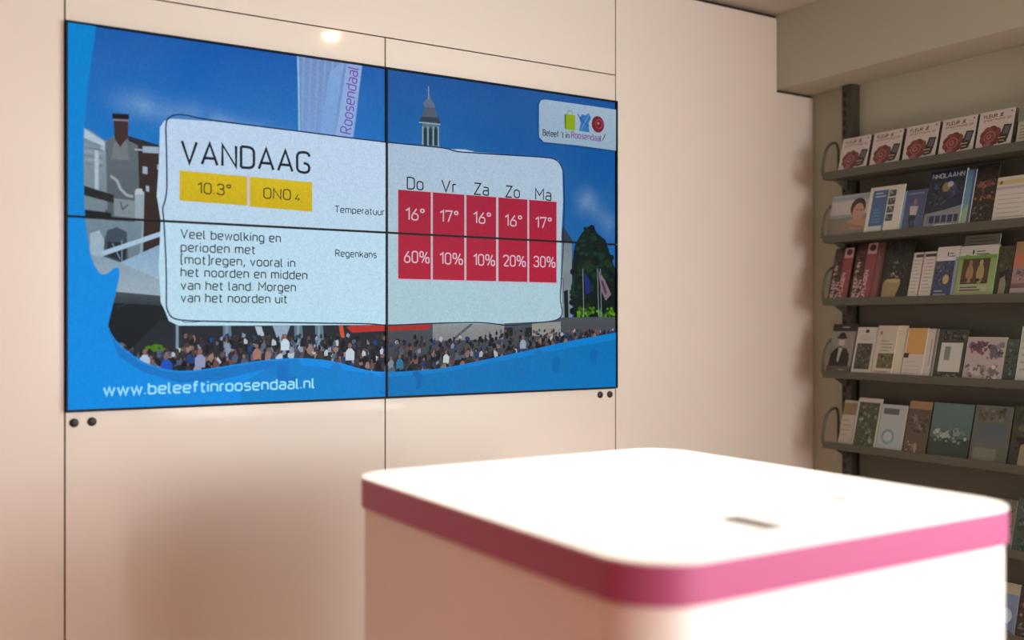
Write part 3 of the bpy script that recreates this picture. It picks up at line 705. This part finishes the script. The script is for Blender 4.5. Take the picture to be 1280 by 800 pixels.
def art_pale(A): A.rect(0, 0, 1, 1, (168, 172, 156)); A.rect(0, .7, 1, 1, (120, 130, 106)); bars(A, .1, .6, .9, 5, .08, (120, 124, 112))
leaf('leaflet', 0, 1268, 1300, .150, 'pale green leaflet at the right end of the top shelf', art_pale, th=.012)
# row 2
def art_swim(A):
    A.rect(0, 0, 1, 1, (150, 172, 186), (120, 128, 118)); A.rect(0, .55, 1, .86, (186, 186, 184)); A.rect(0, .9, 1, .96, (140, 150, 176))
    A.rect(0, 0, 1, .5, (118, 128, 122), (136, 132, 104))
    A.line([(0, .56), (1, .54)], .002, (110, 116, 124), A.w, A.hh)
    A.poly([(.5, .4), (.62, .22), (.98, .2), (1, .45), (.8, .5)], (168, 128, 106)); A.line([(.2, .2), (.5, .33), (.95, .25)], .012, (150, 106, 84), A.w, A.hh)
    A.ell(.74, .7, .2, .21, (52, 38, 34), 14); A.ell(.76, .6, .15, .19, (178, 132, 112), 14)
    A.ell(.72, .64, .022, .014, (60, 40, 36), 6); A.ell(.83, .63, .022, .014, (60, 40, 36), 6); A.line([(.73, .51), (.79, .49), (.84, .52)], .0016, (150, 60, 60), A.w, A.hh)
leaf('brochure', 1, 1031.5, 1078, 246, 'brochure with a bathing person resting on folded arms, left end of second shelf', art_swim, off=.0, th=.004)
def art_blue(A):
    A.rect(0, 0, 1, 1, (206, 212, 206)); A.rect(.1, .12, .55, .93, (14, 92, 150)); A.rect(.1, .02, .82, .09, (30, 60, 130)); A.rect(.1, .12, .5, .22, (190, 204, 206))
    T(A, 'I', .2, .86, .02, .03, (190, 210, 230)); bars(A, .18, .88, .5, 2, .06, (150, 196, 226)); bars(A, .18, .55, .45, 5, .06, (60, 140, 180), .3, 3)
    for k in range(4): A.rect(.58, .3+k*.16, .78, .43+k*.16, [(40, 52, 44), (70, 74, 66), (28, 60, 70), (60, 90, 60)][k]); blobs(A, .58, .3+k*.16, .78, .43+k*.16, 6, [(110, 130, 110), (20, 26, 28), (150, 160, 150)], .02, .05, k)
leaf('brochure', 1, 1078, 1121, 235, 'white brochure with blue column and small photos, second on the second shelf', art_blue, off=-.004, th=.006)
def art_figure(A):
    A.rect(0, 0, 1, 1, (40, 66, 128), (46, 84, 146)); A.rect(0, 0, .12, 1, (110, 160, 190)); A.rect(.2, .9, .9, .94, (84, 120, 170))
    A.ell(.56, .72, .07, .08, (150, 110, 90), 10); A.poly([(.36, .64), (.72, .62), (.68, .42), (.4, .44)], (180, 180, 186)); A.poly([(.38, .44), (.7, .42), (.64, .3), (.36, .32)], (30, 50, 34))
    A.line([(.42, .32), (.5, .16), (.4, .02)], .008, (36, 54, 44), A.w, A.hh); A.line([(.58, .32), (.62, .2), (.54, .06)], .008, (56, 64, 44), A.w, A.hh)
leaf('brochure', 1, 1121.5, 1150, 239, 'blue brochure with a small standing figure, between white and dark blue brochures', art_figure, off=0, th=.004)
def art_dark(A):
    A.rect(0, 0, 1, 1, (20, 34, 62), (24, 44, 66)); T(A, 'NHOLAAHN', .06, .88, .88, .07, (168, 190, 214), .2)
    blobs(A, .05, .4, .95, .82, 26, [(30, 60, 110), (16, 26, 50), (56, 90, 130), (24, 44, 84)], .04, .12, 4); A.ell(.5, .72, .12, .08, (130, 130, 60), 10); A.ell(.6, .76, .09, .05, (160, 170, 190), 9)
    A.poly([(0, .1), (0, .3), (.5, .34), (1, .4), (1, .06)], (120, 134, 146)); A.rect(.1, .14, .95, .26, (26, 44, 84))
    for k in range(5): A.rect(.12+k*.17, .1, .15+k*.17, .27, (120, 140, 170))
    A.poly([(0, 0), (0, .06), (.4, .12), (1, .1), (1, 0)], (206, 212, 214)); bars(A, .35, .07, .95, 1, .04, (70, 80, 90))
leaf('brochure', 1, 1152, 1197, 215, 'tall dark blue brochure with white lettering and white curved foot', art_dark, off=-.004, th=.012, page=(190, 205, 210))
def art_cyan(A): A.rect(0, 0, 1, 1, (40, 130, 176), (70, 150, 170)); A.poly([(0, .3), (1, .5), (1, .1), (0, 0)], (140, 180, 130)); A.rect(.7, 0, 1, 1, (22, 84, 140))
leaf('brochure', 1, 1197.5, 1209, 212, 'narrow bright cyan brochure right of the tall dark blue one', art_cyan, off=0, th=.008)
def art_plant(A):
    A.rect(0, 0, 1, 1, (34, 30, 26), (46, 44, 34)); blobs(A, 0, .4, 1, .8, 14, [(120, 62, 36), (140, 76, 44), (70, 42, 32)], .08, .18, 5); blobs(A, 0, .7, 1, 1, 16, [(18, 22, 16), (38, 44, 26), (64, 30, 26)], .06, .14, 8); blobs(A, 0, 0, 1, .4, 16, [(70, 76, 66), (30, 34, 30), (110, 112, 100)], .04, .1, 3)
leaf('brochure', 1, 1210, 1238, 206, 'dark brochure with orange and black foliage picture on the second shelf', art_plant, off=.004, th=.006, page=(60, 60, 50))
def art_form(A): A.rect(0, 0, 1, 1, (196, 198, 186)); A.rect(0, .84, 1, .93, (186, 176, 110)); A.ell(.1, .885, .04, .035, (90, 84, 40), 8); A.rect(0, .74, 1, .8, (170, 168, 176)); bars(A, .08, .64, .95, 6, .09, (170, 172, 164), .25, 4)
leaf('leaflet', 1, 1238, 1292, 222, 'pale sheet with a yellow header bar, right end of second shelf', art_form, off=0, th=.01)
# row 3
def art_red(A):
    A.rect(0, 0, 1, 1, (132, 30, 38)); A.rect(0, 0, .52, 1, (62, 30, 30)); blobs(A, 0, .05, .5, .95, 26, [(96, 60, 50), (30, 22, 22), (120, 90, 76), (84, 30, 34)], .05, .13, 6)
    A.rect(.55, .82, 1, 1, (186, 150, 150)); A.ell(.78, .92, .17, .06, (70, 32, 36), 10)
    T(A, "BELEEF 'T IN", .27, .08, .6, .15, (214, 190, 184), .22, math.pi/2); T(A, "AL Z'N", .5, .08, .3, .15, (214, 190, 184), .22, math.pi/2); T(A, 'UITLAGEN', .74, .08, .46, .15, (214, 190, 184), .22, math.pi/2)
leaf('brochure', 2, 1033, 1056, 311, 'dark red brochure with sideways white lettering, leftmost on the third shelf', art_red, group='red brochures on the third shelf', th=.006, page=(120, 60, 60))
leaf('brochure', 2, 1060, 1085, 305, 'red brochure with sideways white lettering, second on the third shelf', art_red, group='red brochures on the third shelf', th=.006, page=(120, 60, 60))
def art_rose(A): A.rect(0, 0, 1, 1, (116, 56, 62), (128, 62, 62)); A.rect(.7, 0, 1, 1, (84, 44, 50)); blobs(A, 0, .7, .6, 1, 4, [(140, 90, 90), (90, 40, 48)], .1, .2, 2)
leaf('leaflet', 2, 1086, 1096, 301, 'narrow dull rose leaflet between red and black brochures', art_rose, off=.004, th=.004, page=(120, 60, 66))
def art_vase(A):
    A.rect(0, 0, 1, 1, (28, 30, 24)); blobs(A, 0, .7, 1, 1, 20, [(52, 40, 32), (18, 18, 16), (70, 50, 38)], .05, .12, 7); blobs(A, 0, .3, 1, .7, 26, [(50, 60, 50), (90, 96, 80), (26, 34, 28), (38, 46, 36)], .03, .09, 9)
    A.poly([(.1, .08), (.08, .32), (.2, .38), (.68, .36), (.72, .3), (.58, .06)], (150, 132, 74)); A.ell(.44, .35, .28, .03, (176, 158, 96), 12); blobs(A, .3, .36, .7, .5, 8, [(150, 150, 136), (120, 126, 110)], .02, .05, 3); blobs(A, 0, 0, .9, .08, 12, [(120, 120, 104), (60, 60, 50)], .02, .04, 1)
leaf('brochure', 2, 1097, 1131, 301, 'black brochure with a yellow basket picture on the third shelf', art_vase, off=0, th=.006, page=(50, 50, 44))
def art_table(A): A.rect(0, 0, 1, 1, (196, 198, 190)); A.rect(0, 0, .08, 1, (90, 130, 76)); A.rect(.3, .9, 1, .96, (60, 62, 60)); A.rect(.15, .06, .95, .1, (60, 62, 66)); bars(A, .2, .85, .9, 10, .07, (158, 160, 160), .3, 2)
def art_table2(A): A.rect(0, 0, 1, 1, (200, 198, 194)); A.rect(0, 0, .08, 1, (150, 64, 76)); A.rect(.15, .9, 1, .96, (52, 54, 52)); A.rect(.15, .06, .95, .1, (60, 62, 66)); bars(A, .2, .85, .9, 10, .07, (158, 160, 160), .3, 5)
leaf('leaflet', 2, 1132, 1144.5, 316, 'narrow white timetable leaflet with green left edge', art_table, th=.004, group='white timetable leaflets')
leaf('leaflet', 2, 1145, 1161, 315, 'narrow white timetable leaflet with red left edge', art_table2, th=.004, group='white timetable leaflets')
def art_bluephoto(A):
    A.rect(0, 0, 1, 1, (186, 194, 190)); A.rect(0, 0, .86, .76, (44, 64, 112), (34, 52, 110)); blobs(A, 0, .3, .86, .76, 26, [(60, 90, 90), (110, 128, 130), (30, 50, 84), (24, 34, 50)], .04, .12, 3); A.ell(.56, .4, .14, .09, (176, 164, 74), 9)
    A.rect(0, .74, 1, 1, (200, 206, 202)); A.ell(.5, .86, .03, .05, (40, 50, 60), 8); bars(A, .58, .88, .84, 2, .05, (90, 100, 110)); A.rect(.86, 0, 1, .8, (120, 144, 170)); bars(A, .1, .2, .7, 2, .06, (120, 150, 190))
leaf('brochure', 2, 1162, 1190, 309, 'white topped brochure with blue photo, left of the green framed one', art_bluephoto, off=-.003, th=.006)
def art_grey(A): A.rect(0, 0, 1, 1, (124, 128, 114)); bars(A, .1, .96, .9, 12, .05, (92, 96, 88), .3, 8); 
leaf('leaflet', 2, 1194, 1238, 286, 'grey printed sheet standing tall behind the green framed brochure', art_grey, off=.018, th=.004)
def art_green(A):
    A.rect(0, 0, 1, 1, (104, 158, 50), (140, 172, 96)); A.rect(0, .82, 1, 1, (190, 200, 190)); A.poly([(0, .78), (.2, .84), (.4, .8), (.7, .85), (1, .8), (1, .76), (0, .74)], (90, 150, 30)); A.ell(.36, .88, .025, .05, (20, 30, 24), 8); bars(A, .44, .9, .8, 2, .05, (90, 100, 96))
    A.rect(.12, .3, .84, .76, (74, 54, 28)); A.ell(.34, .48, .1, .17, (150, 118, 50), 12); A.ell(.62, .48, .1, .18, (160, 140, 60), 12); A.ell(.34, .68, .05, .06, (140, 110, 60), 8); A.ell(.62, .68, .05, .06, (170, 156, 90), 8); blobs(A, .12, .3, .84, .42, 12, [(96, 80, 40), (50, 40, 20)], .03, .06, 2)
    A.rect(.1, .16, .84, .27, (160, 170, 140)); bars(A, .14, .25, .8, 2, .05, (80, 70, 40), .5, 3)
leaf('brochure', 2, 1190.5, 1238, 308, 'bright green framed brochure with two golden figures on the third shelf', art_green, off=-.004, th=.012, page=(130, 170, 70))
def art_murk(A): A.rect(0, 0, 1, 1, (64, 66, 36), (44, 48, 40)); blobs(A, 0, .5, 1, 1, 8, [(78, 84, 40), (50, 54, 34)], .1, .2, 2); blobs(A, .1, .3, .9, .6, 8, [(20, 24, 24), (30, 30, 26)], .1, .2, 5); A.poly([(.3, 0), (.35, .4), (.6, .45), (.75, .3), (.7, 0)], (136, 128, 104))
leaf('brochure', 2, 1239, 1259, 308, 'dark olive brochure between green framed and orange brochures', art_murk, off=.002, th=.006, page=(60, 60, 40))
def art_orange(A): A.rect(0, 0, 1, 1, (150, 120, 110)); A.rect(0, .55, 1, 1, (172, 78, 26), (176, 90, 40)); A.rect(0, .8, 1, 1, (150, 120, 50)); blobs(A, 0, .3, 1, .6, 10, [(96, 130, 150), (150, 170, 176), (110, 96, 96)], .08, .16, 3); A.rect(0, 0, 1, .28, (110, 84, 86)); A.rect(0, .12, 1, .2, (160, 150, 148))
leaf('brochure', 2, 1260, 1296, 302, 'orange and pale blue brochure at the right end of the third shelf', art_orange, off=0, th=.008)
# row 4
def art_hat(A):
    A.rect(0, 0, 1, 1, (132, 134, 128)); A.rect(0, .86, 1, 1, (26, 26, 26)); bars(A, .4, .95, .85, 1, .06, (150, 150, 146)); A.rect(0, 0, 1, .2, (86, 80, 66)); bars(A, .5, .14, .9, 3, .04, (160, 150, 120))
    A.poly([(.06, .2), (.1, .45), (.3, .55), (.7, .54), (.86, .42), (.88, .2)], (22, 22, 22)); A.ell(.46, .64, .13, .1, (176, 174, 166), 12); A.ell(.46, .74, .24, .025, (16, 16, 16), 12); A.ell(.46, .77, .15, .07, (16, 16, 16), 12); A.poly([(.38, .54), (.54, .54), (.44, .26), (.38, .3)], (170, 168, 150)); A.poly([(.36, .6), (.46, .57), (.56, .6), (.5, .55), (.4, .55)], (50, 46, 44))
leaf('brochure', 3, 1031, 1060.5, 405, 'black and white brochure with a person in a round hat, leftmost on fourth shelf', art_hat, th=.006, page=(80, 80, 74))
def art_wphoto(A): A.rect(0, 0, 1, 1, (192, 194, 188)); A.ell(.5, .92, .1, .04, (40, 42, 44), 8); bars(A, .2, .84, .8, 3, .04, (150, 152, 150), .3); A.rect(.1, .17, .86, .68, (66, 68, 64)); blobs(A, .1, .17, .86, .68, 26, [(36, 36, 36), (110, 104, 84), (90, 92, 92), (50, 48, 42)], .04, .1, 2)
leaf('brochure', 3, 1062, 1087, 409, 'white brochure with one dark square photo, second on the fourth shelf', art_wphoto, th=.005)
def art_cream(A): A.rect(0, 0, 1, 1, (190, 188, 166)); A.ell(.2, .86, .06, .04, (110, 112, 100), 8); bars(A, .25, .72, .9, 4, .06, (130, 130, 116), .3); A.rect(.2, .2, 1, .48, (96, 96, 60)); blobs(A, .2, .2, 1, .48, 14, [(130, 124, 80), (60, 64, 40), (110, 100, 60)], .04, .1, 5); A.rect(.1, .12, .8, .15, (170, 130, 120))
leaf('brochure', 3, 1087.5, 1112, 407, 'cream brochure with a small low photo strip on the fourth shelf', art_cream, th=.005, off=-.003)
def art_cream2(A): A.rect(0, 0, 1, 1, (206, 204, 172), (196, 196, 176)); bars(A, .15, .9, .8, 2, .05, (180, 176, 150), .3)
leaf('leaflet', 3, 1112.5, 1124, 407, 'plain pale cream leaflet left of the yellow topped one', art_cream2, th=.004)
def art_yellow(A): A.rect(0, 0, 1, 1, (190, 190, 178)); A.rect(.08, .5, .98, 1, (196, 150, 10)); A.rect(0, .43, .24, .52, (50, 46, 38)); bars(A, .1, .36, .9, 4, .07, (176, 174, 164), .3)
leaf('brochure', 3, 1124.5, 1150, 410, 'white brochure with a large yellow square at its top', art_yellow, th=.005, off=-.003)
def art_white(A): A.rect(0, 0, 1, 1, (188, 190, 182)); A.rect(.75, 0, 1, 1, (120, 124, 114)); T(A, 'I', .5, .3, .02, .5, (120, 124, 126), .03)
leaf('leaflet', 3, 1150.5, 1163, 411, 'narrow white leaflet right of the yellow topped brochure', art_white, th=.004)
def art_collage(A): A.rect(0, 0, 1, 1, (60, 66, 56)); A.rect(.15, .2, .9, .75, (186, 196, 188)); A.rect(.3, .42, .5, .68, (120, 130, 124)); blobs(A, 0, .76, 1, 1, 16, [(20, 24, 20), (90, 96, 86), (40, 50, 36)], .06, .12, 2); blobs(A, 0, 0, 1, .2, 14, [(30, 50, 40), (150, 120, 96), (44, 60, 50)], .05, .1, 4)
leaf('brochure', 3, 1164, 1200, 412, 'dark collage brochure with a pale central label on the fourth shelf', art_collage, th=.008, off=.002, page=(70, 74, 64))
def art_pink(A): A.rect(0, 0, 1, 1, (172, 166, 166)); blobs(A, 0, .6, .6, .95, 9, [(136, 84, 104), (110, 60, 80), (80, 70, 90)], .08, .15, 3); blobs(A, .5, .5, 1, .95, 8, [(120, 116, 130), (90, 90, 100)], .07, .14, 5); blobs(A, 0, 0, 1, .45, 12, [(140, 140, 136), (180, 176, 172), (110, 104, 106)], .07, .14, 7)
leaf('brochure', 3, 1201, 1250, 421, 'wide pinkish grey brochure on the fourth shelf', art_pink, th=.008)
def art_moss(A): A.rect(0, 0, 1, 1, (60, 86, 68), (48, 70, 58)); blobs(A, 0, 0, 1, 1, 12, [(80, 104, 84), (36, 54, 44)], .1, .25, 3)
leaf('leaflet', 3, 1251, 1266, 424, 'narrow dull green leaflet near the right end of the fourth shelf', art_moss, th=.006, page=(60, 80, 60))
def art_mint(A): A.rect(0, 0, 1, 1, (176, 190, 180)); bars(A, .1, .9, .9, 6, .12, (150, 164, 156), .3)
leaf('leaflet', 3, 1267, 1300, 408, 'pale mint sheet at the right end of the fourth shelf', art_mint, th=.006)
# row 5
def art_beige(A): A.rect(0, 0, 1, 1, (172, 168, 150)); A.rect(0, .7, 1, .95, (130, 110, 70)); bars(A, .1, .6, .9, 4, .1, (150, 146, 130), .3)
leaf('leaflet', 4, 1046, 1062, 500, 'beige leaflet inside the metal loop, leftmost on the fifth shelf', art_beige, th=.006)
def art_leaf(A): A.rect(0, 0, 1, 1, (186, 190, 180)); A.rect(.06, .06, .94, .92, (60, 76, 46)); blobs(A, .06, .06, .94, .92, 26, [(96, 110, 70), (34, 46, 28), (130, 136, 110), (70, 90, 50)], .05, .12, 3)
leaf('brochure', 4, 1063, 1092, 497, 'white bordered brochure with green leaves photo on the fifth shelf', art_leaf, th=.006)
def art_ice(A): A.rect(0, 0, 1, 1, (160, 178, 182)); A.rect(.1, .8, .7, .92, (80, 96, 100)); A.ell(.4, .35, .26, .16, (110, 146, 160), 12); A.ell(.4, .35, .17, .1, (160, 184, 190), 12)
leaf('brochure', 4, 1093, 1125, 505, 'pale blue brochure with a round motif on the fifth shelf', art_ice, th=.006)
def art_brown(A): A.rect(0, 0, 1, 1, (86, 74, 60)); A.rect(0, .86, 1, 1, (150, 120, 60)); blobs(A, 0, .4, 1, .8, 12, [(110, 90, 90), (60, 50, 50)], .08, .16, 3); blobs(A, 0, 0, .7, .3, 6, [(160, 130, 100)], .06, .12, 4)
leaf('brochure', 4, 1127, 1155, 501, 'brown brochure with an ochre top edge on the fifth shelf', art_brown, th=.006, page=(90, 80, 66))
def art_teal(A): A.rect(0, 0, 1, 1, (80, 124, 128), (52, 80, 66)); A.rect(0, 0, 1, .4, (44, 66, 52)); blobs(A, 0, .3, 1, .6, 12, [(120, 150, 140), (70, 100, 90), (140, 160, 150)], .06, .14, 3)
leaf('brochure', 4, 1157, 1207, 503, 'wide teal landscape brochure on the fifth shelf', art_teal, th=.008, page=(80, 100, 90))
def art_lake(A): A.rect(0, 0, 1, 1, (96, 106, 96), (84, 90, 74)); A.rect(.1, .4, .9, .7, (76, 96, 104)); A.rect(.1, .1, .7, .3, (110, 116, 100)); blobs(A, 0, .7, 1, 1, 8, [(80, 84, 66), (110, 110, 90)], .08, .16, 6)
leaf('brochure', 4, 1209, 1256, 506, 'grey green brochure with a lake strip on the fifth shelf', art_lake, th=.008, page=(80, 84, 70))
leaf('brochure', 4, 1258, 1296, 508, 'dark mossy brochure at the right end of the fifth shelf', art_murk, th=.008, page=(60, 66, 50))
# lower shelves, seen only past the counter's right corner
def art_low(A): A.rect(0, 0, 1, 1, (96, 104, 88)); blobs(A, 0, 0, 1, 1, 22, [(130, 136, 120), (60, 70, 56), (120, 84, 84), (44, 54, 44)], .06, .14, 8)
leaf('brochure', 5, 1236, 1262, .2, 'mottled grey green brochure on the sixth shelf beside the counter corner', art_low, th=.008)
leaf('brochure', 5, 1263, 1298, .21, 'dark mossy brochure on the sixth shelf at the frame edge', art_moss, th=.008)
def art_skyb(A): A.rect(0, 0, 1, 1, (84, 120, 160), (70, 96, 130)); A.rect(0, .8, 1, 1, (150, 150, 120)); A.ell(.5, .4, .3, .14, (150, 176, 196), 12); bars(A, .1, .2, .9, 2, .07, (40, 60, 90))
leaf('brochure', 6, 1240, 1266, .2, 'light blue brochure on the lowest visible shelf beside the counter', art_skyb, th=.008)
leaf('brochure', 6, 1268, 1300, .2, 'dark mottled brochure on the lowest visible shelf at the frame edge', art_plant, th=.008, page=(70, 70, 60))

# ------------------------------------------------------------------ recessed ceiling downlights, the one left of the counter added as fill
where = ['above the counter, nearest the video wall', 'added left of the counter as fill for the lower wall', 'behind the photographer on the right', 'behind the photographer on the left']
for k, (lx, ly) in enumerate(((1.85, -1.38), (-.5, -1.38), (1.85, -4.6), (-.5, -4.6))):
    d = empty('downlight', (lx, ly, CEIL)); tag(d, 'round recessed ceiling downlight '+where[k], 'lamp', 'ceiling downlights')
    bm = bmesh.new(); n = 32
    rg = [[bm.verts.new((r*math.cos(2*math.pi*q/n), r*math.sin(2*math.pi*q/n), z)) for q in range(n)] for r, z in ((.055, 0), (.054, -.006), (.042, -.008), (.038, -.002), (.038, 0))]
    for i in range(4):
        for q in range(n): bm.faces.new((rg[i][q], rg[i][(q+1) % n], rg[i+1][(q+1) % n], rg[i+1][q]))
    obj('trim_ring', bm, M['ring'], d, True)
    bm = bmesh.new(); disc(bm, (0, 0, -.003), .037, .002); obj('lens', bm, M['lamp'], d)
    l = bpy.data.lights.new('downlight_bulb', 'SPOT'); l.energy = LAMP_POWER*(1 if lx > 1 else .28); l.color = (1, .88, .78); l.spot_size = math.radians(84); l.spot_blend = .7; l.shadow_soft_size = .035
    o = bpy.data.objects.new('downlight_bulb', l); COL.objects.link(o); o.parent = d; o.location = (0, 0, -.02)
